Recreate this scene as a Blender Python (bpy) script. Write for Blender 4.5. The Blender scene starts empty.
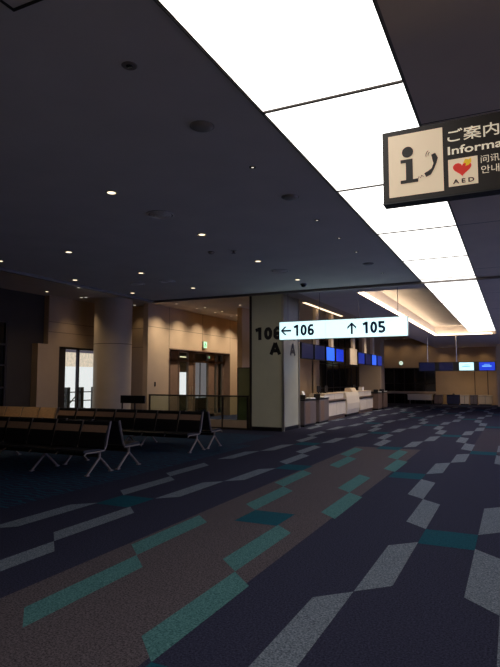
import bpy, bmesh, math, random
from mathutils import Vector, Matrix

# ------------------------------------------------------------------ camera, world, exposure
S = bpy.context.scene
COL = S.collection
cam_d = bpy.data.cameras.new('camera'); cam = bpy.data.objects.new('camera', cam_d); COL.objects.link(cam)
S.camera = cam
cam.location = (0, 0, 1.6)
cam.rotation_euler = (math.pi/2 + 0.0826, 0, 0.4449)
cam_d.sensor_fit = 'VERTICAL'; cam_d.sensor_height = 24.0
cam_d.lens = 550.75/667*24.0
cam_d.clip_start = 0.05; cam_d.clip_end = 200
W = bpy.data.worlds.new('dusk'); S.world = W; W.use_nodes = True
W.node_tree.nodes['Background'].inputs[0].default_value = (0.13, 0.16, 0.36, 1)
W.node_tree.nodes['Background'].inputs[1].default_value = 5.2
S.view_settings.view_transform = 'Standard'; S.view_settings.look = 'None'
S.view_settings.exposure = 0.0; S.view_settings.gamma = 1.0
S.view_settings.use_curve_mapping = False
PANEL_GLOW = 2.6      # luminous ceiling strip
SPOT = 1.0            # factor on the downlights that wash the walls

# ------------------------------------------------------------------ materials
def lin(r, g, b):
    f = lambda c: (c/255/12.92) if c/255 <= .04045 else ((c/255+.055)/1.055)**2.4
    return (f(r), f(g), f(b), 1)
MATS = {}
def mat(name, rgb, rough=.6, var=.12, scale=6, metal=0, bump=0, emit=None, power=0, spec=.5):
    m = bpy.data.materials.new(name); m.use_nodes = True
    nt = m.node_tree; b = nt.nodes['Principled BSDF']
    c = lin(*rgb)
    tc = nt.nodes.new('ShaderNodeTexCoord')
    nz = nt.nodes.new('ShaderNodeTexNoise'); nz.inputs['Scale'].default_value = scale
    nz.inputs['Detail'].default_value = 4
    nt.links.new(tc.outputs['Object'], nz.inputs['Vector'])
    cr = nt.nodes.new('ShaderNodeValToRGB')
    cr.color_ramp.elements[0].position = .3; cr.color_ramp.elements[1].position = .7
    cr.color_ramp.elements[0].color = tuple(x*(1-var) for x in c[:3])+(1,)
    cr.color_ramp.elements[1].color = tuple(min(1, x*(1+var)) for x in c[:3])+(1,)
    nt.links.new(nz.outputs['Fac'], cr.inputs['Fac'])
    nt.links.new(cr.outputs['Color'], b.inputs['Base Color'])
    b.inputs['Roughness'].default_value = rough; b.inputs['Metallic'].default_value = metal
    b.inputs['Specular IOR Level'].default_value = spec
    if bump:
        bp = nt.nodes.new('ShaderNodeBump'); bp.inputs['Strength'].default_value = bump
        bp.inputs['Distance'].default_value = .004
        nt.links.new(nz.outputs['Fac'], bp.inputs['Height']); nt.links.new(bp.outputs['Normal'], b.inputs['Normal'])
    if emit:
        b.inputs['Emission Color'].default_value = lin(*emit); b.inputs['Emission Strength'].default_value = power
    MATS[name] = m
    return m
def glass(name, tint=(230, 240, 235), trans=.9):
    m = bpy.data.materials.new(name); m.use_nodes = True; nt = m.node_tree
    nt.nodes.clear()
    o = nt.nodes.new('ShaderNodeOutputMaterial'); mx = nt.nodes.new('ShaderNodeMixShader')
    t = nt.nodes.new('ShaderNodeBsdfTransparent'); g = nt.nodes.new('ShaderNodeBsdfGlossy')
    mx.inputs[0].default_value = .05
    t.inputs[0].default_value = lin(*tint); g.inputs['Roughness'].default_value = .03
    nt.links.new(t.outputs[0], mx.inputs[1])
    nt.links.new(g.outputs[0], mx.inputs[2]); nt.links.new(mx.outputs[0], o.inputs[0])
    return m
def carpet(name, a, b_, wave=None, speck=70):
    """loop-pile carpet: fine two-tone speckle, optional woven waves"""
    m = bpy.data.materials.new(name); m.use_nodes = True; nt = m.node_tree; b = nt.nodes['Principled BSDF']
    tc = nt.nodes.new('ShaderNodeTexCoord')
    nz = nt.nodes.new('ShaderNodeTexNoise'); nz.inputs['Scale'].default_value = speck; nz.inputs['Detail'].default_value = 3
    nz.inputs['Roughness'].default_value = .8
    nt.links.new(tc.outputs['Object'], nz.inputs['Vector'])
    cr = nt.nodes.new('ShaderNodeValToRGB'); cr.color_ramp.elements[0].position = .36; cr.color_ramp.elements[1].position = .64
    cr.color_ramp.elements[0].color = lin(*a); cr.color_ramp.elements[1].color = lin(*b_)
    nt.links.new(nz.outputs['Fac'], cr.inputs['Fac'])
    out = cr.outputs['Color']
    if wave:
        wv = nt.nodes.new('ShaderNodeTexWave'); wv.wave_type = 'BANDS'; wv.bands_direction = 'Y'
        wv.inputs['Scale'].default_value = 2.6; wv.inputs['Distortion'].default_value = 7
        wv.inputs['Detail'].default_value = 1; wv.inputs['Detail Scale'].default_value = 1.4
        nt.links.new(tc.outputs['Object'], wv.inputs['Vector'])
        c2 = nt.nodes.new('ShaderNodeValToRGB'); c2.color_ramp.elements[0].position = .72; c2.color_ramp.elements[1].position = .85
        nt.links.new(wv.outputs['Fac'], c2.inputs['Fac'])
        mx = nt.nodes.new('ShaderNodeMixRGB'); nt.links.new(c2.outputs['Color'], mx.inputs[0])
        nt.links.new(out, mx.inputs[1]); mx.inputs[2].default_value = lin(*wave); out = mx.outputs[0]
    nt.links.new(out, b.inputs['Base Color'])
    b.inputs['Roughness'].default_value = 1; b.inputs['Specular IOR Level'].default_value = .1
    bp = nt.nodes.new('ShaderNodeBump'); bp.inputs['Strength'].default_value = .5; bp.inputs['Distance'].default_value = .004
    nt.links.new(nz.outputs['Fac'], bp.inputs['Height']); nt.links.new(bp.outputs['Normal'], b.inputs['Normal'])
    return m

M_navy = carpet('carpet_navy', (28, 29, 44), (60, 61, 84))
M_brown = carpet('carpet_brown', (48, 44, 50), (106, 97, 103))
M_plum = carpet('carpet_plum', (38, 36, 46), (82, 76, 90))
M_wave = carpet('carpet_wave', (30, 36, 56), (54, 58, 84), wave=(34, 78, 100))
M_grey = carpet('carpet_grey_block', (62, 71, 84), (134, 143, 156))
M_teal = carpet('carpet_teal_block', (40, 80, 86), (94, 138, 138))
M_deep = carpet('carpet_deep_teal', (14, 60, 76), (28, 84, 100))
M_ceil = mat('ceiling_grey', (228, 218, 212), .85, .04, 2)
M_ceil_w = mat('ceiling_warm_tint', (230, 212, 194), .85, .04, 2)  # warmer tone than the left ceiling, imitating warmer light on this side
M_upper = mat('ceiling_upper', (196, 186, 178), .85, .04, 2)
M_rail = mat('rail_grey', (120, 112, 108), .5, .05, 8, metal=.3)
M_ring = mat('vent_ring_light', (232, 224, 218), .5, .04, 8)
M_vent = mat('vent_grey', (96, 90, 88), .7, .05, 8)
M_fit = mat('fitting_grey', (150, 142, 138), .6, .05, 8)
M_seam = mat('seam_dark', (70, 62, 56), .8)
M_wall = mat('wall_beige', (206, 180, 148), .7, .05, 1.5)
M_wall2 = mat('wall_tan', (186, 160, 130), .7, .05, 1.5)
M_wall3 = mat('wall_ochre', (200, 166, 122), .7, .06, 1.5)
M_brownw = mat('wall_dark_brown', (62, 52, 42), .7, .08, 1.5)
M_dim = mat('wall_brown', (132, 118, 104), .7, .08, 1.5)
M_col = mat('column_stone', (196, 178, 156), .5, .05, 2)
M_black = mat('black_plastic', (20, 20, 22), .4, .1, 10)
M_leather = mat('black_leather', (26, 25, 27), .45, .15, 25, bump=.3)
M_sheen = mat('seat_sheen_brown', (172, 138, 116), .6, .1, 25)  # brown tone imitates light reflected by the black upholstery
M_tan = mat('tan_leather', (232, 194, 150), .6, .1, 25, bump=.2)
M_metal = mat('brushed_aluminium', (150, 138, 134), .5, .06, 30, metal=.6)
M_dmetal = mat('dark_metal', (64, 56, 52), .4, .1, 20, metal=.6)
M_trim = mat('silver_trim', (190, 184, 172), .3, .05, 20, metal=.8)
M_panelg = mat('glass_cladding', (206, 204, 178), .22, .06, 1.2)
M_cream = mat('cream_laminate', (232, 210, 178), .45, .04, 3)
M_recess = mat('recess_white', (226, 220, 212), .8, .03, 2)
M_creamw = mat('pale_laminate', (240, 226, 204), .45, .04, 3)
M_brownp = mat('brown_laminate', (128, 104, 88), .45, .1, 6)
M_gate = mat('gate_grey', (120, 108, 104), .4, .08, 6)
M_dblue = mat('dark_blue_fabric', (44, 46, 72), .8, .15, 20)
M_paper = mat('white_paper', (240, 236, 228), .7, .03, 5)
M_white = mat('white_text', (250, 240, 222), .6, .02, 5, emit=(255, 232, 200), power=.35)  # slight glow added to keep the sign lettering bright
M_ink = mat('navy_ink', (16, 46, 96), .6, .05, 5)
M_inkb = mat('black_ink', (22, 20, 22), .5, .05, 5)
M_inkg = mat('grey_ink', (62, 58, 54), .5, .05, 5)
M_red = mat('red_enamel', (226, 52, 40), .5, .05, 5, emit=(226, 52, 40), power=.3)  # enamel given a little glow to lift the heart symbol
M_yel = mat('yellow_enamel', (246, 196, 40), .5, .05, 5, emit=(246, 196, 40), power=.3)  # enamel given a little glow to lift the flame symbol
M_pict = mat('pictogram_cream', (238, 216, 188), .6, .02, 5, emit=(240, 214, 180), power=.38)  # faint emission added to brighten the sign's pale faces
M_signbody = mat('sign_dark', (48, 40, 36), .5, .05, 5)
M_glow = mat('light_panel', (250, 250, 245), .6, .01, 2, emit=(255, 252, 246), power=PANEL_GLOW)
M_lamp = mat('lamp_warm', (255, 240, 210), .6, .01, 2, emit=(255, 232, 196), power=2.2)
M_lampdim = mat('lamp_small', (255, 240, 210), .6, .01, 2, emit=(255, 240, 226), power=.9)
M_cove = mat('cove_warm', (255, 230, 190), .6, .01, 2, emit=(255, 226, 190), power=8)
M_line = mat('line_warm', (255, 230, 190), .6, .01, 2, emit=(255, 222, 184), power=2.2)
M_sign = mat('sign_lit', (235, 250, 250), .6, .01, 2, emit=(206, 246, 250), power=1.35)
M_exit = mat('exit_lit', (190, 240, 205), .6, .2, 30, emit=(150, 240, 190), power=.9)
M_exitg = mat('exit_green', (20, 120, 70), .6, .1, 10, emit=(20, 130, 80), power=.4)
M_clock = mat('clock_face', (240, 250, 235), .6, .02, 5, emit=(225, 250, 225), power=.8)
M_scr_d = mat('screen_navy', (8, 12, 34), .3, .3, 4, emit=(8, 14, 50), power=.8)
M_scr_m = mat('screen_deep', (8, 14, 40), .3, .3, 4, emit=(8, 22, 70), power=.8)
M_scr_b = mat('screen_blue', (30, 80, 210), .3, .3, 4, emit=(50, 100, 232), power=1.1)
M_scr_k = mat('screen_midblue', (14, 30, 110), .3, .3, 4, emit=(18, 44, 140), power=.9)
M_scr_v = mat('screen_royal', (20, 50, 200), .3, .3, 4, emit=(22, 54, 190), power=1.0)
M_scr_w = mat('screen_pale', (200, 240, 250), .3, .05, 4, emit=(200, 244, 250), power=1.1)
M_txtb = mat('screen_text', (120, 180, 250), .3, .05, 4, emit=(120, 190, 255), power=1.0)
M_backlit = mat('lit_window_white', (235, 225, 235), .6, .05, 2, emit=(250, 236, 246), power=1.35)
M_art = mat('lit_window_pattern', (190, 150, 130), .6, .9, 7, emit=(246, 214, 200), power=1.2)
M_violet = mat('lit_window_violet', (120, 110, 130), .6, .3, 2, emit=(120, 106, 132), power=.5)
M_lav = mat('lit_window_lavender', (160, 150, 170), .6, .15, 2, emit=(176, 160, 170), power=.5)
M_night = mat('dark_glazing', (16, 15, 18), .12, .3, 3)
M_glass = glass('clear_glass')
M_green = mat('frosted_green_glass', (140, 138, 96), .35, .08, 2)

# ------------------------------------------------------------------ mesh helpers
class MB:
    def __init__(s): s.bm = bmesh.new()
    def box(s, x0, x1, y0, y1, z0, z1, bev=0, mi=0):
        r = bmesh.ops.create_cube(s.bm, size=1)
        vs = r['verts']
        for v in vs:
            v.co = Vector(((x0+x1)/2+v.co.x*(x1-x0), (y0+y1)/2+v.co.y*(y1-y0), (z0+z1)/2+v.co.z*(z1-z0)))
        fs = {f for v in vs for f in v.link_faces}
        for f in fs: f.material_index = mi
        if bev:
            es = list({e for v in vs for e in v.link_edges})
            bmesh.ops.bevel(s.bm, geom=es, offset=bev, segments=2, profile=.6, affect='EDGES')
        return s
    def poly(s, pts, mi=0):
        f = s.bm.faces.new([s.bm.verts.new(p) for p in pts]); f.material_index = mi
        return s
    def prism(s, pts, d, mi=0):
        """closed outline pts extruded by vector d"""
        d = Vector(d); a = [s.bm.verts.new(p) for p in pts]; b = [s.bm.verts.new(Vector(p)+d) for p in pts]
        n = len(pts); fs = [s.bm.faces.new(a), s.bm.faces.new(b[::-1])]
        for i in range(n): fs.append(s.bm.faces.new((a[i], b[i], b[(i+1) % n], a[(i+1) % n])))
        for f in fs: f.material_index = mi
        return s
    def tube(s, pts, r, n=8):
        pts = [Vector(p) for p in pts]; rings = []
        for i, p in enumerate(pts):
            t = ((pts[i]-pts[i-1]).normalized() if i else Vector()) + ((pts[i+1]-pts[i]).normalized() if i < len(pts)-1 else Vector())
            t.normalize()
            u = t.cross(Vector((1, 0, 0)) if abs(t.x) < .8 else Vector((0, 0, 1))).normalized(); v = t.cross(u)
            rings.append([s.bm.verts.new(p+(u*math.cos(a)+v*math.sin(a))*r) for a in [2*math.pi*k/n for k in range(n)]])
        for a, b in zip(rings, rings[1:]):
            for k in range(n): s.bm.faces.new((a[k], a[(k+1) % n], b[(k+1) % n], b[k]))
        s.bm.faces.new(rings[0][::-1]); s.bm.faces.new(rings[-1])
        return s
    def lathe(s, prof, n=24, c=(0, 0, 0)):
        """profile (r, z) revolved about z"""
        rings = [[s.bm.verts.new((c[0]+max(r, 1e-4)*math.cos(2*math.pi*k/n), c[1]+max(r, 1e-4)*math.sin(2*math.pi*k/n), c[2]+z)) for k in range(n)] for r, z in prof]
        for a, b in zip(rings, rings[1:]):
            for k in range(n): s.bm.faces.new((a[k], a[(k+1) % n], b[(k+1) % n], b[k]))
        s.bm.faces.new(rings[0][::-1]); s.bm.faces.new(rings[-1])
        return s
    def build(s, name, m, parent=None, smooth=False, loc=None):
        bmesh.ops.recalc_face_normals(s.bm, faces=s.bm.faces)
        me = bpy.data.meshes.new(name); s.bm.to_mesh(me); s.bm.free()
        for x in (m if isinstance(m, (list, tuple)) else [m]): me.materials.append(x)
        if smooth:
            for p in me.polygons: p.use_smooth = True
            me.set_sharp_from_angle(angle=math.radians(40))
        o = bpy.data.objects.new(name, me); COL.objects.link(o)
        if parent: o.parent = parent
        if loc: o.location = loc
        return o
def box(name, m, b, parent=None, bev=0):
    return MB().box(*b, bev=bev).build(name, m, parent)
def tag(o, label=None, cat=None, group=None, kind=None):
    if label: o['label'] = label
    if cat: o['category'] = cat
    if group: o['group'] = group
    if kind: o['kind'] = kind
    return o
def thing(name, loc, label, cat, group=None, rz=0):
    o = bpy.data.objects.new(name, None); COL.objects.link(o); o.location = loc; o.rotation_euler.z = rz
    o.empty_display_size = .1
    return tag(o, label, cat, group)
def struct(o): o['kind'] = 'structure'; return o
def dup(root, loc, label, group=None):
    r = root.copy(); COL.objects.link(r); r.location = loc; r['label'] = label
    if group: r['group'] = group
    for ch in root.children:
        c = ch.copy(); COL.objects.link(c); c.parent = r
        for g in ch.children:
            d = g.copy(); COL.objects.link(d); d.parent = c
    return r
def text(name, body, m, x0, x1, z0, z1, y, parent=None, side='front', bold=.0, depth=.004):
    """lettering fitted to a rectangle; side 'front' faces -Y (x,z plane at y), 'right' faces +X (y,z plane at x=y)"""
    cu = bpy.data.curves.new(name, 'FONT'); cu.body = body; cu.size = 1; cu.offset = bold; cu.resolution_u = 3
    to = bpy.data.objects.new(name, cu); COL.objects.link(to)
    dg = bpy.context.evaluated_depsgraph_get(); dg.update()
    me = bpy.data.meshes.new_from_object(to.evaluated_get(dg))
    bpy.data.objects.remove(to)
    xs = [v.co.x for v in me.vertices]; ys = [v.co.y for v in me.vertices]
    ax, bx, ay, by = min(xs), max(xs), min(ys), max(ys)
    for v in me.vertices:
        u = x0+(v.co.x-ax)/(bx-ax)*(x1-x0); w = z0+(v.co.y-ay)/(by-ay)*(z1-z0)
        v.co = (u, y-depth, w) if side == 'front' else (y+depth, u, w)
    me.materials.clear(); me.materials.append(m)
    o = bpy.data.objects.new(name, me); COL.objects.link(o)
    if parent: o.parent = parent
    return o
ORD = ['first', 'second', 'third', 'fourth', 'fifth', 'sixth', 'seventh', 'eighth', 'ninth', 'tenth', 'eleventh', 'twelfth', 'thirteenth', 'fourteenth', 'fifteenth', 'sixteenth']
def spot(parent, loc, rot, power, size=70, color=(1, .78, .52), blend=1.0, r=.08):
    l = bpy.data.lights.new('lamp', 'SPOT'); l.energy = power*SPOT; l.color = color; l.spot_size = math.radians(size)
    l.spot_blend = blend; l.shadow_soft_size = r
    o = bpy.data.objects.new('lamp', l); COL.objects.link(o); o.parent = parent; o.location = loc; o.rotation_euler = rot
    return o

LOW, UP = 3.62, 4.25

# gate numerals drawn as strokes
def glyph(name, ch, m, x0, x1, z0, z1, y, t, parent, side='front', d=.003):
    W_, H_ = x1-x0, z1-z0; a = t/2
    mb = MB()
    def P3(u, w, dd=0): return (x0+u, y-dd, z0+w) if side == 'front' else (y+dd, x0+u, z0+w)
    def stroke(pts, closed=False):
        n = len(pts); L = []; Rr = []
        for i, (px, pz) in enumerate(pts):
            q0 = pts[(i-1) % n] if closed or i else pts[0]; q1 = pts[(i+1) % n] if closed or i < n-1 else pts[-1]
            dx, dz = q1[0]-q0[0], q1[1]-q0[1]; l = math.hypot(dx, dz)
            L.append((px-dz/l*a, pz+dx/l*a)); Rr.append((px+dz/l*a, pz-dx/l*a))
        for i in range(n if closed else n-1):
            j = (i+1) % n
            mb.prism([P3(*c, .0005) for c in (L[i], Rr[i], Rr[j], L[j])], (0, -d, 0) if side == 'front' else (d, 0, 0))
    def ell(cx, cz, rx, rz, a0, a1, n=24): return [(cx+rx*math.cos(math.radians(a0+(a1-a0)*i/n)), cz+rz*math.sin(math.radians(a0+(a1-a0)*i/n))) for i in range(n+1)]
    if ch == '1': stroke([(W_*.62, 0), (W_*.62, H_)]); stroke([(W_*.62, H_-a*.9), (W_*.10, H_*.76)])
    if ch == '0': stroke(ell(W_/2, H_/2, W_/2-a, H_/2-a, 0, 360)[:-1], True)
    if ch == '6':
        r = H_*.315; stroke(ell(W_/2, r, W_/2-a, r-a, 0, 360)[:-1], True)
        stroke([(a, r), (a*1.05, H_*.48), (W_*.20, H_*.72), (W_*.42, H_*.90), (W_*.86, H_-a)])
    if ch == '5':
        stroke([(W_*.88, H_-a), (W_*.17, H_-a)]); stroke([(W_*.20, H_), (W_*.20, H_*.50)])
        stroke([(W_*.20-a*.5, H_*.56)]+ell(W_*.42, H_*.32, W_*.58-a, H_*.32-a, 95, -110, 20)+[(W_*.06, a*1.4)])
    if ch == 'A': stroke([(a*.7, 0), (W_/2, H_-a*.6)]); stroke([(W_-a*.7, 0), (W_/2, H_-a*.6)]); stroke([(W_*.22, H_*.30), (W_*.78, H_*.30)])
    return mb.build(name, m, parent)
def numeral(s_, m, x0, x1, z0, z1, y, t, parent, side='front'):
    w = (x1-x0)/len(s_)
    for i, ch in enumerate(s_): glyph('numeral' if ch.isdigit() else 'letter', ch, m, x0+i*w+w*.06, x0+(i+1)*w-w*.06, z0, z1, y, t, parent, side)

# ------------------------------------------------------------------ floor with its woven pattern
C0, P, Y0, Q, BW, G2, SK, BL = -.1411, 1.0048, 2.7028, 3.5573, .2429, 1.52, .235, 1.28
fl = MB()
fl.box(-17, 6, -7, 39, -.2, 0)
e = .0015
def rect(x0, x1, y0, y1, mi, z=e): fl.poly([(x0, y0, z), (x1, y0, z), (x1, y1, z), (x0, y1, z)], mi)
BX0, BX1, BY1 = C0-3*P-.29, C0-2*P+.20, 13.1
rect(-17, -6.2, -7, 14.6, 2)
rect(-6.2, -5.75, -7, 12.2, 2)
rect(BX0, BX1, -7, BY1, 1)
rect(-.92, .75, 13.0, 19.5, 6)
z2 = 2*e
for k in range(-5, 7):
    cx = C0-k*P
    for n in range(-3, 9):
        inband = BX0 < cx < BX1 and Y0+n*Q < 12
        plus = (k+n) % 2 == 1 and not inband
        y = Y0+n*Q
        if k >= 6 and y < 16: continue
        mi = 4 if inband else 3
        for o in (0, 1):
            yy = y+o*G2
            if plus: xa = cx-BW if o == 0 else cx; a, b = yy, yy+SK
            else: xa = cx if o == 0 else cx-BW; a, b = yy+SK, yy
            fl.poly([(xa, a, z2), (xa+BW, b, z2), (xa+BW, b+BL, z2), (xa, a+BL, z2)], mi)
        if (k+n) % 2 == 1 and k < 6:   # deep teal link between neighbouring columns
            fl.poly([(cx+BW, y+2.99, z2), (cx+P-BW, y+2.99, z2), (cx+P-BW, y+Q, z2), (cx+BW, y+Q, z2)], 5)
struct(fl.build('floor', [M_navy, M_brown, M_wave, M_grey, M_teal, M_deep, M_plum]))

# ------------------------------------------------------------------ ceilings
SL, SR = -1.65, -.60
m = MB()
m.box(-8.33, SL, -7, 11.75, LOW, LOW+.15)
m.box(-4.5, -3.25, 11.75, 39, LOW, LOW+.15)
m.box(-3.25, SL, 11.75, 12.6, LOW, LOW+.15)
m.box(-3.25, SR, 26.9, 39, LOW, LOW+.15)
m.box(-8.33, -4.5, 11.60, 11.75, LOW+.15, UP)
m.box(-8.33, -8.18, -7, 11.75, LOW+.15, UP)
m.box(-4.5, -4.38, 11.75, 39, LOW+.15, UP)
struct(m.build('ceiling', M_ceil))
m = MB(); m.box(SR, 6, -7, 39, LOW, LOW+.15)
for y in (-2, 1.2, 4.4, 7.6, 10.8, 14, 17.2, 20.4, 23.6): m.box(SR+.01, 6, y, y+.012, LOW-.001, LOW+.01, mi=1)
struct(m.build('ceiling_right', [M_ceil_w, M_seam]))
struct(box('ceiling_upper', M_upper, (-17, -4.38, -7, 39, UP, UP+.15)))
m = MB()   # recess beyond the smoke rail: lid and upstands
m.box(-3.37, -.6, 12.48, 27.02, LOW+.42, LOW+.5)
m.box(-3.37, -3.25, 12.48, 27.02, LOW+.15, LOW+.42)
m.box(-3.25, -.6, 26.9, 27.02, LOW+.15, LOW+.42)
m.box(-3.25, SL, 12.48, 12.6, LOW+.15, LOW+.42)
m.box(SR, SR+.1, 12.48, 27.02, LOW+.15, LOW+.42)
m.box(SL, SR, -7, 12.48, LOW+.15, LOW+.25)
struct(m.build('ceiling_recess', M_recess))
m = MB()
m.box(-8.40, .9, 11.70, 11.76, LOW-.05, LOW-.012)
m.box(-8.40, SL-.03, 11.70, 11.76, LOW-.012, LOW)
m.box(-8.40, -8.33, -6.8, 11.70, LOW-.05, LOW)
struct(m.build('trim_1', M_rail))
m = MB(); m.box(SL-.012, SL, -6.8, 12.6, LOW-.008, LOW); m.box(SR, SR+.012, -6.8, 25.0, LOW-.008, LOW)
struct(m.build('trim_4', M_rail))

# luminous strip: one panel per bay
ys = [-6.07+1.95*i for i in range(16)]
pr = thing('ceiling_light_panel', ((SL+SR)/2, ys[0], LOW), 'x', 'ceiling light')
hw = (SR-SL)/2
box('diffuser', M_glow, (-hw+.01, hw-.01, .012, 1.938, .0, .05), pr)
m = MB(); m.box(-hw, -hw+.01, 0, 1.95, -.004, .09); m.box(hw-.01, hw, 0, 1.95, -.004, .09)
m.box(-hw+.01, hw-.01, 0, .012, -.012, .09); m.box(-hw+.01, hw-.01, 1.938, 1.95, -.012, .09); m.box(-hw+.01, hw-.01, .012, 1.938, .05, .09)
m.build('frame', M_dmetal, pr)
n_vis = 0
for i, y in enumerate(ys):
    if y+1.95 < 1.8: lab = 'luminous white ceiling panel in the strip overhead behind the viewer'
    else:
        w = ORD[n_vis]; n_vis += 1
        lab = f'luminous white ceiling panel, {w} along the bright strip counted from the viewer'
    if i == 0: pr['label'] = lab; pr['group'] = 'luminous panels of the ceiling strip'; o = pr
    else: o = dup(pr, ((SL+SR)/2, y, LOW), lab)

# cove lamps in the recess
cv = thing('cove_light', (-3.2, 12.65, LOW), 'long warm cove light tucked along the left edge of the ceiling recess', 'cove light')
box('light_bar', M_cove, (-.035, .07, 0, 14.0, .01, .04), cv); box('bracket', M_recess, (-.05, -.035, 0, 14.2, .0, .06), cv)
box('light_bar', M_cove, (.07, 2.4, 14.12, 14.2, .01, .04), cv)
ln = thing('linear_ceiling_light', (-6.42, 17.8, UP), 'thin warm line of light on the high ceiling above the gate screens', 'ceiling light')
box('diffuser', M_line, (-.06, .06, 0, 4.6, -.03, -.005), ln); box('housing', M_trim, (-.08, .08, -.02, 4.62, -.02, 0), ln)

# ------------------------------------------------------------------ walls
def wall_x(name, m, x0, x1, y0, y1, z0, z1, holes=()):
    """wall along Y with rectangular openings (ya, yb, za, zb)"""
    b = MB(); y = y0
    for (ya, yb, za, zb) in sorted(holes):
        b.box(x0, x1, y, ya, z0, z1)
        if za > z0: b.box(x0, x1, ya, yb, z0, za)
        if zb < z1: b.box(x0, x1, ya, yb, zb, z1)
        y = yb
    b.box(x0, x1, y, y1, z0, z1)
    return b
def seams(b, x, y0, y1, zs, ys, z1, mi=1):
    for z in zs: b.box(x, x+.002, y0, y1, z-.006, z+.006, mi=mi)
    for yy in ys: b.box(x, x+.002, yy-.006, yy+.006, 0, z1, mi=mi)
b = wall_x('w', M_wall, -11.65, -11.45, 15.75, 26, 0, UP, [(17.06, 21.93, 0, 2.74)])
b.box(-11.45, -11.448, 15.75, 26, 3.44, 3.452, mi=1)
for yy in (17.06, 19.5, 21.93, 24.3): b.box(-11.45, -11.448, yy-.006, yy+.006, 2.76, UP, mi=1)
struct(b.build('wall_left', [M_wall, M_seam]))
b = wall_x('w', M_wall2, -13.4, -13.2, 12.9, 16.5, 0, UP, [(13.38, 15.3, 0, 2.65)])
for z in (3.1, 3.42): b.box(-13.2, -13.198, 12.9, 16.3, z-.006, z+.006, mi=1)
struct(b.build('wall_alcove', [M_wall2, M_seam]))
b = MB(); b.box(-13.4, -11.65, 16.3, 16.5, 0, UP)
for z in (2.75, 3.44): b.box(-13.2, -11.65, 16.297, 16.3, z-.006, z+.006, mi=1)
struct(b.build('wall_alcove_end', [M_wall2, M_seam]))
struct(box('wall_left_near', M_brownw, (-13.6, -13.4, -7, 12.9, 0, UP)))
wn = thing('window_6', (-13.38, 3.0, 0), None, None); wn['kind'] = 'structure'
box('pane', M_night, (-.01, .01, 0, 8.5, 0, 3.3), wn)
m = MB()
for z in (0, .7, 1.33, 1.98, 2.58, 3.25): m.box(-.01, .05, 0, 8.5, z, z+.05)
for y in (0, 2.1, 4.2, 6.3, 8.4): m.box(-.01, .05, y, y+.06, 0, 3.3)
m.build('window_frame', M_dmetal, wn)
m = MB(); m.box(-13.4, -13.15, 12.45, 12.88, 0, 2.7); struct(m.build('trim_2', M_wall2))
struct(box('wall_gate', M_wall3, (-9.2, -9.0, 18.2, 27.2, 0, UP)))
struct(box('wall_gate_end', M_dim, (-11.65, -9.0, 26.0, 26.2, 0, UP)))
wg = thing('window_1', (-9.1, 27.2, 0), None, None); wg['kind'] = 'structure'
box('pane', M_night, (-.02, .02, 0, 10.3, 0, UP), wg)
m = MB()
for i in range(9): m.box(-.04, .05, i*1.28, i*1.28+.06, 0, UP)
for z in (0, 1.1, 2.4, 3.4, UP-.08): m.box(-.04, .05, 0, 10.3, z, z+.06)
m.build('window_frame', M_dmetal, wg)
struct(box('wall_gate_pier', M_wall2, (-7.95, -6.75, 31.2, 32.3, 0, UP)))
# far wall
b = MB()
b.box(-9.2, -4.55, 37.5, 37.7, 2.35, UP); b.box(-4.55, 6, 37.5, 37.7, 0, UP)
b.box(-9.2, -7.9, 37.5, 37.7, 0, 2.35)
for x in (-2.2, -1.45): b.box(x-.02, x+.02, 37.49, 37.5, .6, 2.35, mi=1)
b.box(-4.55, 0, 37.495, 37.5, 2.34, 2.37, mi=1)
struct(b.build('wall_far', [M_wall3, M_seam]))
wf = thing('window_2', (-7.9, 37.6, 0), None, None); wf['kind'] = 'structure'
box('pane', M_night, (0, 3.35, -.02, .02, 0, 2.35), wf)
m = MB()
for i in range(6): m.box(i*.66, i*.66+.05, -.05, .03, 0, 2.35)
m.box(0, 3.35, -.05, .03, 2.27, 2.35); m.box(0, 3.35, -.05, .03, 1.3, 1.34)
m.build('window_frame', M_dmetal, wf)
struct(box('trim_3', M_wall2, (-7.9, -4.55, 37.15, 37.5, .66, .80)))
struct(box('wall_far_pier', M_wall, (-.86, -.2, 35.2, 35.9, 0, LOW)))
struct(box('wall_back', M_dim, (-17, 6, -7.2, -7, 0, UP)))
b = wall_x('w', M_dim, 6, 6.2, -7, 39, 0, LOW, [(8+6*i, 13.5+6*i, .3, 3.1) for i in range(4)])
struct(b.build('wall_right', M_dim))

# glazed door in the left wall and the corridor behind it
d = thing('door_1', (-11.8, 17.06, 0), None, None); d['kind'] = 'structure'
m = MB()
for y, w in ((0, .12), (.55, .5), (1.13, .06), (1.86, .36), (2.32, .05), (3.46, .5), (4.22, .06), (4.75, .12)): m.box(-.06, .06, y, y+w, 0, 2.74)
m.box(-.06, .06, 0, 4.87, 2.28, 2.36); m.box(-.06, .06, 0, 4.87, 2.66, 2.74); m.box(-.06, .06, 0, 4.87, 0, .12)
m.box(-.1, .36, 0, .03, 0, 2.74); m.box(-.1, .36, 4.84, 4.87, 0, 2.74); m.box(-.1, .36, 0, 4.87, 2.71, 2.74)
m.build('door_frame', M_brownp, d)
box('glass_pane', M_glass, (-.01, .01, 0, 4.87, .1, 2.7), d)
m = MB(); m.box(.06, .09, 1.92, 1.95, .8, 1.3); m.box(.06, .09, 2.12, 2.15, .8, 1.3); m.build('door_handle', M_trim, d)
m = MB()
m.box(-15.4, -15.2, 18.2, 31, 0, 3); m.box(-15.4, -9.2, 31, 31.2, 0, 3); m.box(-15.4, -11.65, 16.5, 31, 2.95, 3.05)
m.box(-11.85, -11.65, 26.2, 31, 0, 3)
struct(m.build('wall_corridor', M_dim))
w3 = thing('window_3', (-15.15, 23.3, 0), None, None); w3['kind'] = 'structure'
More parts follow.
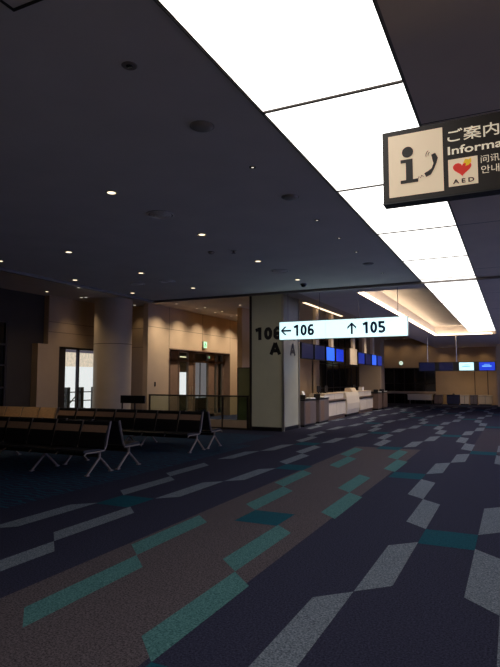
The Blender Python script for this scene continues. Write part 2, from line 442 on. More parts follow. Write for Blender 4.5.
box('pane', M_backlit, (-.03, 0, 0, 1.02, .75, 1.95), w3)
m = MB(); m.box(-.03, .03, -.06, 0, .7, 2.0); m.box(-.03, .03, 1.02, 1.08, .7, 2.0); m.box(-.03, .03, 0, 1.02, 1.95, 2.0); m.box(-.03, .03, 0, 1.02, .7, .75)
m.build('window_frame', M_dmetal, w3)
w4 = thing('window_4', (-15.15, 24.7, 0), None, None); w4['kind'] = 'structure'
box('pane', M_lav, (-.03, 0, 0, 1.75, .6, 2.5), w4)
m = MB(); m.box(-.03, .03, -.06, 0, .55, 2.55); m.box(-.03, .03, 1.75, 1.81, .55, 2.55); m.box(-.03, .03, .8, .86, .6, 2.5); m.box(-.03, .03, 0, 1.75, 2.5, 2.55); m.box(-.03, .03, 0, 1.75, .55, .6)
m.build('window_frame', M_dmetal, w4)
t = thing('corridor_light', (-14.3, 21.9, 2.70), 'short bright fluorescent fitting on the corridor ceiling behind the glass doors', 'ceiling light')
box('tube', M_lamp, (-.1, .1, 0, 1.5, -.05, -.03), t); box('housing', M_trim, (-.12, .12, -.02, 1.52, -.03, .05), t)
spot(t, (0, .75, -.08), (0, 0, 0), 30, 160, (1, .95, .95))
for y in (.2, 1.3): MB().tube([(0, y, .05), (0, y, .25)], .01, 6).build('hanging_rod', M_trim, t)
# window of the alcove and a glowing panel in place of the lit wall beyond
w = thing('window_5', (-13.3, 13.38, 0), None, None); w['kind'] = 'structure'
m = MB()
for y in (0, .92, 1.86): m.box(-.05, .05, y, y+.07, 0, 2.65)
m.box(-.05, .05, .07, .34, 0, 2.65); m.box(-.05, .05, 0, 1.93, 2.58, 2.65); m.box(-.05, .05, 0, 1.93, 0, .1)
m.build('window_frame', M_dmetal, w)
box('pane', M_glass, (-.01, .01, .05, 1.9, .08, 2.6), w)
struct(box('wall_alcove_outer', M_dim, (-15.4, -15.2, 12, 18.2, 0, 3.2)))
ad = thing('glowing_wall_backdrop', (-14.6, 13.2, 0), 'glowing white stand-in for a lit wall with a patterned band seen through the alcove window', 'display')
box('panel', M_backlit, (-.05, 0, 0, 4.2, .2, 2.06), ad); box('patterned_band', M_art, (-.05, 0, 0, 4.2, 2.06, 2.58), ad)
box('header', M_violet, (-.05, 0, 0, 4.2, 2.58, 2.9), ad)
box('base', M_dmetal, (-.15, .1, 0, 4.2, 0, .2), ad)
fb = thing('barrier_fence', (-13.75, 13.3, 0), 'dark post and rail barrier standing outside the alcove window', 'barrier')
for y in (.22, 1.0, 1.66, 2.3): box('post', M_black, (-.06, .06, y, y+.14, 0, 1.32), fb)
for z in (.55, .85, 1.15):
    MB().tube([(0, 0, z), (0, 2.6, z)], .018).build('rail', M_dmetal, fb)
MB().tube([(0, .3, .25), (0, 1.05, 1.1)], .02).build('brace', M_dmetal, fb)
MB().tube([(0, 1.1, .7), (0, 1.7, 1.2)], .02).build('brace', M_dmetal, fb)

# round column and recess pilaster
c = thing('round_column', (-12.05, 14.62, 0), 'thick beige round column left of the doorway, reaching the high ceiling', 'column')
MB().lathe([(.62, 0), (.62, UP)], 40).build('shaft', M_col, c, smooth=True)
for z in (2.75,): MB().lathe([(.623, z-.008), (.623, z+.008)], 40).build('joint_ring', M_seam, c)
MB().lathe([(.64, 0), (.64, .12)], 40).build('base_ring', M_dmetal, c)

# ------------------------------------------------------------------ glass-clad pier with gate number
c = thing('gate_pillar', (-6.96, 16.5, 0), 'tall glass clad square pillar with black lettering 106 A', 'pillar')
box('core', M_panelg, (-.55, .55, -.68, .68, .12, UP), c)
box('base', M_black, (-.53, .53, -.66, .66, 0, .12), c)
for sx in (-1, 1):
    for sy in (-1, 1): box('corner_trim', M_trim if sx+sy > -2 else M_dmetal, (sx*.55-.035, sx*.55+.035, sy*.68-.035, sy*.68+.035, 0, UP), c)
numeral('106', M_inkb, -.43, .53, 2.83, 3.23, -.68, .11, c)
numeral('A', M_inkb, .08, .50, 2.36, 2.76, -.68, .11, c)
numeral('106', M_inkg, -.5, .42, 2.84, 3.22, .55, .11, c, 'right')
numeral('A', M_inkg, -.12, .42, 2.36, 2.76, .55, .11, c, 'right')

# ------------------------------------------------------------------ glass rail and frosted screen
g = thing('glass_railing', (-11.4, 15.8, 0), 'clear glass railing with dark handrail between wall and gate pillar', 'railing')
box('handrail', M_dmetal, (0, 3.82, -.03, .03, 1.03, 1.08), g, bev=.01)
for i in range(2): box('glass_pane', M_glass, (.06+i*1.9, 1.9+i*1.9, -.006, .006, .30, 1.03), g)
for x in (0, 2.86, 3.76): box('post', M_dmetal, (x, x+.05, -.025, .025, 0, 1.03), g)
box('kick_plate', M_wall2, (.05, 3.8, -.015, .015, .06, .30), g)
box('bottom_rail', M_dmetal, (.05, 3.8, -.02, .02, 0, .06), g)
g = thing('frosted_glass_screen', (-8.02, 15.95, 0), 'olive green frosted glass screen beside the gate pillar', 'screen')
box('glass_panel', M_green, (0, .46, -.01, .01, .05, 1.95), g)
box('frame', M_dmetal, (-.03, 0, -.02, .02, 0, 1.97), g); box('top_rail', M_dmetal, (0, .46, -.015, .015, 1.95, 1.97), g); box('foot', M_dmetal, (-.03, .46, -.08, .08, 0, .05), g)
g = thing('stand_sign', (-9.72, 12.7, 0), 'low dark sign board on two thin legs behind the black benches', 'sign')
box('board', M_black, (-.42, .42, -.02, .02, .92, 1.14), g, bev=.005)
for x in (-.38, .06): box('leg', M_dmetal, (x, x+.03, -.015, .015, .02, .94), g)
for x in (-.38, .06): box('foot', M_dmetal, (x-.02, x+.05, -.18, .18, 0, .02), g)

# ------------------------------------------------------------------ benches
def bench(n, loc, label, seat_m, sheen_m, rz=0, legs=None):
    """n seats running towards local -X from the end frame at x=0, facing local -Y"""
    t = thing('waiting_bench', loc, label, 'bench', 'airport waiting benches', rz)
    pw = .62
    sgn = 1 if rz else -1
    for i in range(n):
        a, b_ = sorted((sgn*(i*pw+.025), sgn*((i+1)*pw-.025)))
        m = MB()   # cushion with a waterfall front edge
        m.prism([(a, -.46, .37), (a, -.49, .40), (a, -.46, .425), (a, -.2, .415), (a, .0, .40), (a, .0, .355), (a, -.2, .36)], (b_-a, 0, 0))
        m.build('seat', seat_m, t)
        m = MB()
        m.prism([(a, .0, .42), (a, .035, .55), (a, .10, .73), (a, .145, .85), (a, .175, .85), (a, .14, .72), (a, .08, .55), (a, .04, .41)], (b_-a, 0, 0))
        bk = m.build('backrest', seat_m, t)
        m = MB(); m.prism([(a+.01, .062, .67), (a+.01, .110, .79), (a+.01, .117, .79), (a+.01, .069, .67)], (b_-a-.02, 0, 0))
        m.build('backrest_sheen', sheen_m, bk)  # strip stands in for a reflection on the backrest, not a separate headrest
    for i in range(n+1):
        x = sgn*i*pw
        MB().tube([(x, -.50, .34), (x, -.44, .375), (x, -.2, .37), (x, .0, .375), (x, .05, .46), (x, .09, .62), (x, .155, .86)], .013).build('side_frame', M_metal, t, smooth=True)
        if i in (legs or (0, n//2, n)):
            m = MB(); m.tube([(x, -.42, .015), (x, -.20, .20), (x, -.12, .27), (x, -.12, .36)], .02)
            m.tube([(x, .18, .015), (x, -.03, .20), (x, -.12, .27)], .02)
            m.box(x-.025, x+.025, -.46, -.38, 0, .02); m.box(x-.025, x+.025, .14, .22, 0, .02)
            m.build('leg', M_metal, t, smooth=True)
    a, b_ = sorted((0, sgn*n*pw))
    box('beam', M_dmetal, (a, b_, -.16, -.08, .28, .34), t)
    return t
bench(5, (-6.4, 7.6, 0), 'front black bench, nearest to the viewer, facing the viewer, metal end legs', M_leather, M_sheen)
bench(5, (-6.4, 8.15, 0), 'black bench back to back behind the nearest one, facing away', M_leather, M_leather, math.pi)
bench(7, (-6.4, 10.8, 0), 'second row black bench facing the viewer, behind the nearest pair', M_leather, M_sheen)
bench(7, (-6.4, 11.35, 0), 'black bench back to back behind the second row, facing away', M_leather, M_leather, math.pi)
bench(4, (-10.80, 10.8, 0), 'light tan bench at the far left in line with the second row', M_tan, M_tan)

# ------------------------------------------------------------------ hanging gate sign
g = thing('gate_direction_sign', (-3.55, 12.3, 2.545), 'bright white hanging sign with arrows reading 106 and 105', 'sign')
HW = 1.505
box('housing', M_trim, (-HW-.012, HW+.012, -.03, .06, -.012, .432), g)
box('left_face', M_sign, (-HW, -.36, -.04, -.03, 0, .42), g); box('right_face', M_sign, (-.35, HW, -.04, -.03, 0, .42), g)
numeral('106', M_ink, -1.16, -.62, .08, .345, -.04, .056, g)
numeral('105', M_ink, .50, 1.04, .08, .345, -.04, .056, g)
def arrow(cx, cz, s, up):
    pts = [(-.5, 0), (-.12, .38), (.08, .38), (-.22, .085), (.5, .085), (.5, -.085), (-.22, -.085), (.08, -.38), (-.12, -.38)]
    if up: pts = [(y, -x) for x, y in pts]
    m = MB(); m.prism([(cx+x*s, -.0405, cz+y*s) for x, y in pts], (0, -.003, 0)); return m
arrow(-1.34, .21, .27, False).build('arrow', M_ink, g); arrow(.27, .21, .27, True).build('arrow', M_ink, g)
for x in (-1.3, -.50, .42, 1.3): MB().tube([(x, 0, .43), (x, 0, 1.08 if x > -.9 else 1.71)], .008, 6).build('hanging_rod', M_metal, g)

# ------------------------------------------------------------------ information sign
g = thing('information_sign', (-.675, 3.3, 2.655), 'large black hanging information sign with pictogram and red heart AED symbol', 'sign')
box('board', M_signbody, (0, 1.9, 0, .09, .008, .448), g, bev=.004)
box('bottom_trim', M_black, (-.002, 1.902, -.003, .093, -.002, .008), g)
box('pictogram_panel', M_pict, (.037, .350, -.004, 0, .035, .415), g)
m = MB(); m.bm.verts.ensure_lookup_table()
def disc(m, cx, cz, r, y, d=-.002, n=24): m.prism([(cx+r*math.cos(2*math.pi*i/n), y, cz+r*math.sin(2*math.pi*i/n)) for i in range(n)], (0, d, 0))
disc(m, .150, .300, .033, -.005)
m.prism([(x, -.005, z) for x, z in [(.108, .256), (.178, .256), (.178, .130), (.208, .130), (.208, .110), (.106, .110), (.106, .130), (.138, .130), (.138, .236), (.108, .236)]], (0, -.002, 0))
m.build('letter_i', M_signbody, g)
def band_arc(m, pts, w, y):
    L = []; R = []
    for i, (x, z) in enumerate(pts):
        a = pts[max(i-1, 0)]; b_ = pts[min(i+1, len(pts)-1)]; dx, dz = b_[0]-a[0], b_[1]-a[1]; l = math.hypot(dx, dz)
        ww = w[i] if isinstance(w, list) else w
        L.append((x-dz/l*ww, y, z+dx/l*ww)); R.append((x+dz/l*ww, y, z-dx/l*ww))
    m.prism(L+R[::-1], (0, -.002, 0))
m = MB()
band_arc(m, [(.296, .264), (.306, .235), (.304, .205), (.292, .175), (.272, .153), (.248, .143)], [.012, .016, .008, .007, .014, .013], -.005)
m.build('handset_symbol', M_signbody, g)
m = MB()
for r in (.018, .030): band_arc(m, [(.285-r*math.cos(a), .262+r*math.sin(a)) for a in [i*.22-.3 for i in range(7)]], .0016, -.005)
band_arc(m, [(.238, .136), (.228, .146), (.222, .130), (.212, .140), (.206, .122), (.196, .130)], .002, -.005)
m.build('ring_and_cord_symbol', M_signbody, g)
box('aed_panel', M_pict, (.377, .535, -.004, 0, .052, .212), g)
m = MB()
H = [(16*math.sin(t_)**3, 13*math.cos(t_)-5*math.cos(2*t_)-2*math.cos(3*t_)-math.cos(4*t_)) for t_ in [2*math.pi*i/40 for i in range(40)]]
m.prism([(.452+x*.0031, -.005, .150+z*.0028) for x, z in H], (0, -.002, 0)); m.build('heart_symbol', M_red, g)
m = MB(); m.prism([(.470, -.0075, .202), (.488, -.0075, .196), (.500, -.0075, .204), (.502, -.0075, .180), (.488, -.0075, .164), (.470, -.0075, .160), (.474, -.0075, .176), (.458, -.0075, .180)], (0, -.001, 0))
m.build('flame_symbol', M_yel, g)
text('aed_text', 'A E D', M_inkb, .400, .515, .064, .090, -.004, g, bold=.03)
text('japanese_text', '\u3054\u6848\u5185', M_white, .377, .652, .314, .392, 0, g, bold=.010)
text('english_text', 'Information', M_white, .377, .815, .240, .290, 0, g, bold=.016)
text('chinese_text', '\u95ee\u8baf\u5904', M_white, .552, .700, .164, .208, 0, g)
text('korean_text', '\uc548\ub0b4\uc18c', M_white, .552, .700, .102, .148, 0, g)
for x in (.95, 1.75): MB().tube([(x, .045, .455), (x, .045, LOW-2.655)], .015).build('hanging_rod', M_dmetal, g)

# ------------------------------------------------------------------ ceiling fittings
def fitting(name, loc, label, cat, group=None): return thing(name, loc, label, cat, group)
dl = fitting('downlight', (-3.87, 4.62, LOW), 'x', 'downlight', 'round downlights of the low ceiling')
MB().lathe([(.043, -.004), (.062, -.006), (.066, -.002), (.066, 0)], 20).build('trim_ring', M_trim, dl, smooth=True)
MB().lathe([(.045, -.0045), (.045, -.001)], 20).build('lamp_glass', M_lamp, dl)
spots = [((-3.87, 4.62), 'in the row nearest the strip, nearest to the viewer'), ((-3.87, 6.55), 'in the row nearest the strip, second from the viewer'),
 ((-3.89, 8.48), 'in the row nearest the strip, third from the viewer'), ((-3.9, 10.43), 'beside the dome camera at the ceiling edge'),
 ((-6.33, 6.56), 'in the middle of the left half, nearest to the viewer'), ((-6.35, 8.48), 'in the middle of the left half, second from the viewer'),
 ((-6.36, 10.4), 'in the middle row next to the ceiling edge'), ((-8.02, 8.51), 'far left near the low ceiling edge, in front'),
 ((-8.02, 10.4), 'at the corner of the low ceiling above the round column'), ((-7.88, 6.56), 'at the left edge of the picture')]
for i, ((x, y), w) in enumerate(spots):
    lab = 'lit round downlight '+w
    if i == 0: dl['label'] = lab
    else: dup(dl, (x, y, LOW), lab)
up_spots = [(-11.2, 9.9, 'over the tan bench'), (-14.3+1.6, 12.3, 'near the left alcove'),
 (-10.25, 17.61, 'facing the doorway, nearest'), (-10.26, 18.95, 'facing the doorway, second'), (-10.26, 20.26, 'facing the doorway, third'), (-8.76, 17.55, 'left above the gate pillar'),
 (-5.75, 18.15, 'between gate line light and recess, nearest'), (-5.76, 19.91, 'between gate line light and recess, second'), (-5.84, 21.6, 'between gate line light and recess, third')]
for x, y, w in up_spots:
    dup(dl, (x, y, UP), 'lit round downlight in the high ceiling '+w, 'round downlights of the high ceiling')
sm = fitting('small_spotlight', (-2.18, 4.63, LOW), 'x', 'spotlight', 'small fittings in the row beside the strip')
MB().lathe([(.012, -.004), (.03, -.006), (.034, 0)], 16).build('trim_ring', M_dmetal, sm, smooth=True)
MB().lathe([(.013, -.0045), (.013, -.001)], 16).build('lamp_glass', M_lampdim, sm)
for i, (y, w) in enumerate([(4.63, 'nearest to the viewer'), (6.58, 'second from the viewer'), (7.57, 'third from the viewer'), (8.53, 'fourth from the viewer'), (10.46, 'farthest, at the ceiling edge')]):
    lab = 'tiny round fitting close beside the bright strip, '+w
    if i == 0: sm['label'] = lab
    else: dup(sm, (-2.19, y, LOW), lab)
s_ = fitting('ceiling_speaker', (-2.18, 3.68, LOW), 'shallow round ceiling disc beside the second bright panel', 'ceiling speaker', 'round ceiling discs')
MB().lathe([(.02, -.022), (.07, -.020), (.085, -.010), (.09, 0)], 28).build('cover', M_fit, s_, smooth=True)
MB().lathe([(.10, -.003), (.10, 0)], 28).build('rim', M_fit, s_)
dup(s_, (-2.17, 5.59, LOW), 'shallow round ceiling disc beside the third bright panel')
dup(s_, (-2.23, 9.49, LOW), 'shallow round ceiling disc near the ceiling edge beside the strip')
a_ = fitting('adjustable_spotlight', (-2.17, 2.74, LOW), 'dark round eyeball fitting, nearest fitting to the viewer', 'spotlight')
MB().lathe([(.020, -.004), (.045, -.006), (.052, 0)], 24).build('trim_ring', M_metal, a_, smooth=True)
MB().lathe([(.019, -.010), (.024, -.002)], 16).build('eyeball', M_black, a_, smooth=True)
MB().tube([(-.015, 0, -.012), (.015, .006, -.012)], .004, 6).build('lever', M_trim, a_)
v = fitting('round_vent', (-3.85, 5.52, LOW), 'x', 'vent', 'round ceiling air vents')
m = MB()
for r0, r1, z0 in ((.150, .175, -.012), (.112, .135, -.018), (.074, .097, -.024)):
    m.lathe([(r0, z0+.012), (r0, z0), (r1, z0+.008), (r1, z0+.012)], 32)
m.build('ring', M_ring, v, smooth=True)
MB().lathe([(.03, -.028), (.058, -.022), (.058, -.010)], 32).build('centre_cone', M_ring, v, smooth=True)
MB().lathe([(.176, -.003), (.176, 0)], 32).build('backing', M_black, v)
v['label'] = 'large round slotted air vent nearest to the viewer'
for x, y, w in ((-3.88, 9.44, 'near the dome camera'), (-6.39, 9.42, 'in the middle of the left half of the ceiling'), (-7.17, 9.44, 'above the gap beside the round column')):
    dup(v, (x, y, LOW), 'round slotted air vent '+w)
sp = fitting('sprinkler', (-3.91, 7.6, LOW), 'small sprinkler head between two downlights of the row nearest the strip', 'sprinkler')
MB().lathe([(.045, -.004), (.05, 0)], 20).build('cover_plate', M_trim, sp); MB().lathe([(.012, -.04), (.02, -.03), (.012, -.004)], 12).build('head', M_metal, sp, smooth=True)
MB().lathe([(.034, -.048), (.034, -.043)], 16).build('deflector', M_metal, sp)
sd = fitting('smoke_detector', (-4.28, 7.54, LOW), 'flat dark smoke detector just left of the sprinkler', 'smoke detector')
MB().lathe([(.02, -.035), (.04, -.028), (.048, -.01), (.05, 0)], 20).build('cover', M_fit, sd, smooth=True); MB().lathe([(.056, -.006), (.056, 0)], 20).build('base', M_dmetal, sd)
dc = fitting('dome_camera', (-3.96, 10.95, LOW), 'black dome camera on the ceiling by the smoke rail', 'camera')
MB().lathe([(.001, -.075), (.03, -.07), (.05, -.05), (.055, -.02)], 20).build('dome', M_night, dc, smooth=True); MB().lathe([(.065, -.022), (.07, 0)], 24).build('base', M_black, dc, smooth=True)
ht = fitting('ceiling_hatch', (-2.23, 1.915, LOW), 'square access hatch at the top left corner of the picture', 'hatch')
box('door_panel', M_ceil, (-.16, .16, -.10, .10, -.004, 0), ht)
m = MB(); m.box(-.18, .18, -.12, -.10, -.007, 0); m.box(-.18, .18, .10, .12, -.007, 0); m.box(-.18, -.16, -.10, .10, -.007, 0); m.box(.16, .18, -.10, .10, -.007, 0)
m.build('frame', M_dmetal, ht)

# wall-washing and added downlights (each carries its lamp)
def washer(loc, label, tilt, power, size=95, group='wall washing downlights', color=(1, .76, .48)):
    t = thing('wall_washer', loc, label, 'downlight', group)
    MB().lathe([(.05, -.004), (.075, -.006), (.08, 0)], 18).build('trim_ring', M_trim, t, smooth=True)
    MB().lathe([(.05, -.0045), (.05, -.001)], 18).build('lamp_glass', M_lampdim, t)
    spot(t, (0, 0, -.03), tilt, power, size, color)
    return t
for i, y in enumerate((16.3, 17.7, 19.1, 20.5, 21.9, 23.3)):
    washer((-10.65, y, UP), f'warm wall washing downlight over the doorway wall, {ORD[i]} from the round column', (0, .15, 0), 165, 118, color=(1, .84, .66))
washer((-12.62, 13.7, UP), 'warm downlight over the alcove window', (0, 0, 0), 34, 95)
washer((-12.2, 15.95, UP), 'warm downlight in the gap behind the round column', (0, 0, 0), 14, 90)
washer((-12.45, 13.72, UP), 'warm downlight grazing the left side of the round column', (0, 0, 0), 12, 70)
for i, x in enumerate((-7.6, -6.4, -5.2, -4.0, -2.8, -1.6)):
    washer((x, 36.95, LOW if x > -4.4 else UP), f'warm wall washing downlight before the far wall, {ORD[i]} from the left', (0, 0, 0), 18, 125, 'far wall washing downlights', (1, .76, .5))
washer((-11.29, 12.15, UP), 'warm downlight in front of the round column', (0, 0, 0), 90, 140, 'bench zone downlights')
washer((-10.6, 9.6, UP), 'warm downlight over the tan bench', (0, .15, 0), 60, 90)
for i, x in enumerate((-3.4, -1.7)):
    washer((x, 35.3, LOW), f'added downlight in front of the far cabinets, {ORD[i]} from the left', (.35, 0, 0), 90, 80, 'added far cabinet downlights', (1, .84, .66))  # extra lamps put in to light the cabinet fronts
for i, (x, y, tl) in enumerate(((-5.5, -6.2, 0), (-3.2, -6.2, 0), (1.5, -6.2, 0), (3.8, -6.2, 0), (5.2, -3, -.1), (5.2, 0, -.1), (5.2, 3, -.1), (5.2, 6, -.1))):
    washer((x, y, LOW), f'added warm fill downlight behind the viewer, {ORD[i]} along the back and right walls', (0, tl, 0), 330, 150, 'added rear fill downlights', (1, .82, .64))  # unseen lamps added to warm and brighten the near ceiling
for i, y in enumerate((18.4, 21.0, 24.2, 26.8, 29.8)):
    washer((-5.0, y, UP), f'downlight aimed at the gate counters, {ORD[i]} from the gate pillar', (0, .45, 0), 330, 84, 'gate counter downlights', (1, .84, .66))
washer((-6.6, 12.3, UP), 'added downlight aimed at the front of the gate pillar', (.7, 0, 0), 60, 120, 'added gate pillar downlight', (1, .9, .74))  # unseen lamp added to put light on the pillar front

# ------------------------------------------------------------------ gate screens
def screen_rack(y0, items, label):
    """screens hung above the gate counters, facing +X; items (ya, yb, material) relative to y0"""
    t = thing('screen_rack', (-6.5, y0, 2.3), label, 'screens', 'hanging screen racks')
    L = items[-1][1]
    box('rail', M_dmetal, (-.10, -.04, 0, L, .20, .30), t)
    for ya, yb, mm in items:
        o = box('screen', M_black, (-.04, .03, ya, yb, 0, .56), t, bev=.006)
        box('display', mm, (.03, .034, ya+.03, yb-.03, .03, .53), o)
    return t
r1 = screen_rack(17.65, [(0, 1.22, M_scr_d), (1.38, 2.56, M_scr_m), (2.76, 3.84, M_scr_b), (4.05, 5.15, M_scr_v)], 'four blue screens in a row nearest the gate pillar')
for y in (1.9, 3.8): box('hanging_post', M_cream, (-.16, -.04, y-.15, y+.15, .3, UP-2.3), r1)
r2 = screen_rack(25.25, [(0, 1.2, M_scr_k), (1.4, 2.55, M_scr_m), (2.75, 3.75, M_scr_b), (4.0, 5.1, M_scr_k)], 'four blue screens in a row farther from the gate pillar')
for y in (1.7, 3.44): box('hanging_post', M_cream, (-.16, -.04, y-.2, y+.2, .3, UP-2.3), r2)
hp = thing('hanging_gate_board', (-6.5, 24.5, 2.25), 'blank cream hanging board between the two groups of blue screens', 'board')
box('board', M_cream, (-.04, .02, -.6, .58, 0, .72), hp, bev=.005); box('hanging_post', M_cream, (-.14, -.04, .1, .5, .3, UP-2.25), hp)

g = thing('display_rack', (-2.35, 27, 1.98), 'dark hanging rack of four screens before the far wall, one screen white', 'screens')
box('housing', M_black, (-1.68, 1.66, .02, .12, -.01, .41), g)
for x0, x1, mm, lab in ((-1.63, -.95, M_scr_d, None), (-.76, -.15, M_scr_d, None), (.12, .74, M_scr_w, 'screen glowing pale white'), (.97, 1.62, M_scr_v, 'screen glowing bright blue')):
    o = box('screen', mm, (x0, x1, 0, .02, .02, .38), g)
    if lab: o['label'] = lab
    if lab: MB().box(x0+.12, x1-.14, -.002, 0, .18, .23).box(x0+.2, x1-.2, -.002, 0, .27, .29).build('text_line', M_txtb, o)
for x in (-1.27, .01): MB().tube([(x, .07, .4), (x, .07, LOW-1.98+.0)], .025).build('hanging_pole', M_trim, g)

# ------------------------------------------------------------------ boarding gate machines and counters
def gate_machine(y, L, label, m_body=M_gate):
    t = thing('boarding_gate_machine', (-6.5, y, 0), label, 'boarding gate', 'automatic boarding gates')
    for x in (-.62, 0):
        box('cabinet', m_body, (x-.16, x+.16, 0, L, .06, .86), t, bev=.03)
        box('plinth', M_black, (x-.13, x+.13, .03, L-.03, 0, .06), t)
        box('top_cap', M_black, (x-.17, x+.17, -.02, L+.02, .86, .91), t, bev=.015)
    box('front_panel', M_brownp, (.161, .168, .08, L*.45, .1, .8), t)
    m = MB(); m.prism([(-.12, .12, .91), (.12, .12, .91), (.12, .18, 1.06), (-.12, .18, 1.06)], (0, .05, 0)); m.build('reader', M_black, t)
    box('tray', M_paper, (-.14, .16, L*.5, L-.06, .91, .95), t, bev=.01)
    for s in (0, 1): box('flap', M_trim, (-.45+s*.15, -.31+s*.13, L/2-.01, L/2+.01, .35, .85), t)
    return t
gate_machine(17.55, 1.2, 'grey boarding gate machine with white tray, nearest the gate pillar')
gate_machine(19.15, 1.1, 'grey boarding gate machine next to the first cream counter')
gate_machine(28.7, .9, 'brown grey boarding gate machine beyond the cream counters', M_brownp)
gate_machine(30.1, .9, 'brown grey boarding gate machine farthest along the gate line', M_brownp)

def counter(y, L, n, label):
    t = thing('gate_counter', (-6.5, y, 0), label, 'counter', 'gate counters')
    box('body', M_brownp, (-.75, -.03, 0, L, .0, .76), t)
    for i in range(n):
        a, b_ = i*L/n+.015, (i+1)*L/n-.015
        box('front_panel', M_creamw, (-.03, .02, a, b_, .16, .68), t, bev=.006)
        box('upper_panel', M_creamw, (-.12, -.07, a, b_, .78, 1.0), t, bev=.006)
    box('ledge', M_black, (-.30, .05, 0, L, .69, .74), t)
    box('worktop', M_cream, (-.7, -.05, 0, L, 1.0, 1.03), t, bev=.008)
    m = MB(); m.box(-.7, -.12, 0, .03, .76, 1.0); m.box(-.7, -.12, L-.03, L, .76, 1.0); m.build('side_panel', M_cream, t)
    return t
counter(20.4, 2.65, 2, 'cream panelled gate counter nearest the gate pillar')
counter(25.5, 2.6, 2, 'cream panelled gate counter beyond the tall curved podium')
t = thing('gate_podium', (-6.5, 23.2, 0), 'tall cream podium with curved front between the two gate counters', 'podium')
m = MB(); m.prism([(-.6, 0, .1), (.0, 0, .1), (.05, 0, .3), (.06, 0, .55), (.02, 0, .85), (-.04, 0, 1.03), (-.6, 0, 1.03)], (0, 2.1, 0)); m.build('body', M_creamw, t)
box('plinth', M_black, (-.55, .0, .05, 2.05, 0, .1), t)
m = MB(); m.prism([(-.4, 1.2, 1.03), (-.05, 1.2, 1.03), (-.15, 1.2, 1.2), (-.4, 1.2, 1.2)], (0, .85, 0)); m.build('screen_hood', M_cream, t)
def monitor(loc, label):
    t = thing('computer_monitor', loc, label, 'monitor', 'small monitors on the counters')
    box('casing', M_black, (-.02, .02, -.22, .22, .06, .30), t, bev=.006); box('stand', M_black, (-.04, .0, -.03, .03, .01, .08), t); box('foot', M_black, (-.09, .07, -.1, .1, 0, .012), t)
monitor((-6.95, 20.9, 1.03), 'small black monitor on the first counter, end near the pillar')
monitor((-6.95, 21.8, 1.03), 'small black monitor on the middle of the first counter')
monitor((-6.95, 26.2, 1.03), 'small black monitor on the second counter')
pb = thing('paper_box', (-6.85, 27.2, 1.03), 'small white box on the far end of the second counter', 'box')
box('carton', M_paper, (-.1, .1, -.14, .14, 0, .17), pb, bev=.006); box('lid', M_cream, (-.105, .105, -.145, .145, .17, .19), pb)
pp = thing('paper_holder', (-7.12, 19.6, .912), 'small white leaflet holder on the second boarding gate machine', 'leaflet holder')
box('holder', M_black, (-.06, .06, -.12, .12, .0, .03), pp); MB().prism([(-.04, -.11, .03), (.05, -.11, .03), (-.03, -.11, .24), (-.05, -.11, .24)], (0, .22, 0)).build('leaflets', M_paper, pp)

# ------------------------------------------------------------------ far end furniture, clock, exit signs
def low_unit(x0, x1, m_, label, y=36.7, h=.62, cat='cabinet', nm='low_cabinet'):
    t = thing(nm, ((x0+x1)/2, y, 0), label, cat); w = (x1-x0)/2-.01
    box('body', m_, (-w, w, -.3, .3, .08, h-.03), t, bev=.01); box('plinth', M_black, (-w+.03, w-.03, -.26, .26, 0, .08), t)
    box('top', m_, (-w-.008, w+.008, -.32, .32, h-.03, h), t); box('door_gap', M_black, (-.008, .008, -.303, -.3, .1, h-.05), t)
    return t
low_unit(-4.55, -4.05, M_brownp, 'brown low cabinet at the far wall left of the dark blue one')
low_unit(-3.80, -3.05, M_dblue, 'dark blue low cabinet before the far wall')
low_unit(-3.02, -2.50, M_cream, 'cream low cabinet right of the dark blue cabinet')
low_unit(-2.45, -2.02, M_gate, 'grey low cabinet before the far wall')
low_unit(-1.98, -1.20, M_cream, 'brightly lit cream low counter at the far right', cat='counter')
t = thing('low_counter', (-5.4, 36.6, 0), 'pale low counter standing before the dark far window', 'counter')
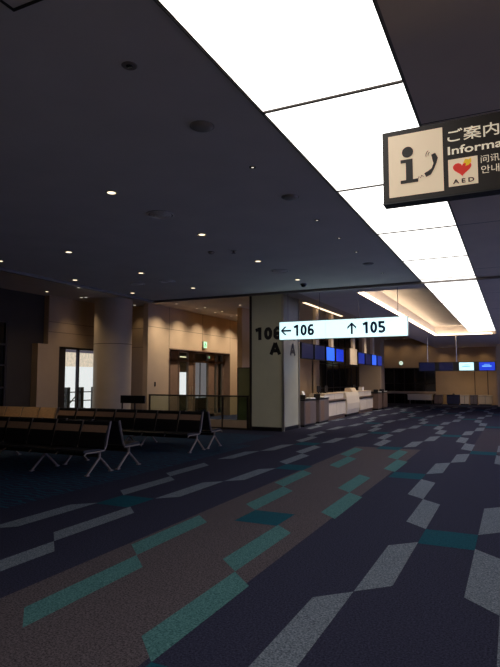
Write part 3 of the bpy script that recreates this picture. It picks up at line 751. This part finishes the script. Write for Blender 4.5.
box('body', M_cream, (-.75, .75, -.25, .25, .28, .60), t, bev=.01); box('top', M_cream, (-.78, .78, -.28, .28, .60, .63), t)
for x in (-.7, .66): box('leg', M_dmetal, (x, x+.05, -.2, .2, 0, .28), t)
sp_ = thing('desk_ornament', (-3.4, 36.6, .62), 'tiny dark object on the dark blue low cabinet', 'ornament')
MB().lathe([(.05, 0), (.09, .03), (.06, .07), (.01, .08)], 12).build('body', M_black, sp_, smooth=True); MB().lathe([(.02, .08), (.015, .11)], 10).build('knob', M_dmetal, sp_)
ck = thing('wall_clock', (-6.72, 37.49, 2.66), 'round glowing white clock on the far wall', 'clock')
m = MB(); disc(m, 0, 0, .13, 0, -.03, 28); m.build('face', M_clock, ck); m = MB(); disc(m, 0, 0, .15, 0, -.015, 28); m.build('rim', M_dmetal, ck)
m = MB(); m.box(-.006, .006, -.034, -.031, 0, .09); m.box(0, .06, -.034, -.031, -.006, .006); m.build('hand', M_inkb, ck)
def exit_sign(loc, label, w, h):
    t = thing('exit_sign', loc, label, 'exit sign', 'small lit exit signs')
    box('housing', M_trim, (-.06, 0, -w/2, w/2, -h/2, h/2), t, bev=.005)
    box('lit_face', M_exit, (0, .004, -w/2+.01, w/2-.01, -h/2+.01, h/2-.01), t)
    m = MB(); s = h*.35      # running figure
    m.box(.005, .007, -.02*1, .02, s*.6, s*.95); m.box(.005, .007, -.03, .03, -s*.1, s*.55); m.box(.005, .007, -.09, -.03, s*.25, s*.4)
    m.box(.005, .007, -.07, -.03, -s*.9, -s*.1); m.box(.005, .007, .02, .07, -s*.7, -s*.1); m.build('running_figure', M_exitg, t)
exit_sign((-11.38, 19.6, 3.0), 'green lit exit sign above the glass doors', .28, .27)
exit_sign((-11.62, 20.35, 2.52), 'small pale lit sign inside the glass doorway', .12, .10)
ws = thing('wall_switch', (-11.45, 16.2, 1.42), 'small dark switch plate on the beige wall left of the doors', 'switch')
box('plate', M_dmetal, (0, .012, -.04, .04, -.08, .08), ws, bev=.003); box('button', M_black, (.012, .018, -.02, .02, -.03, .03), ws)
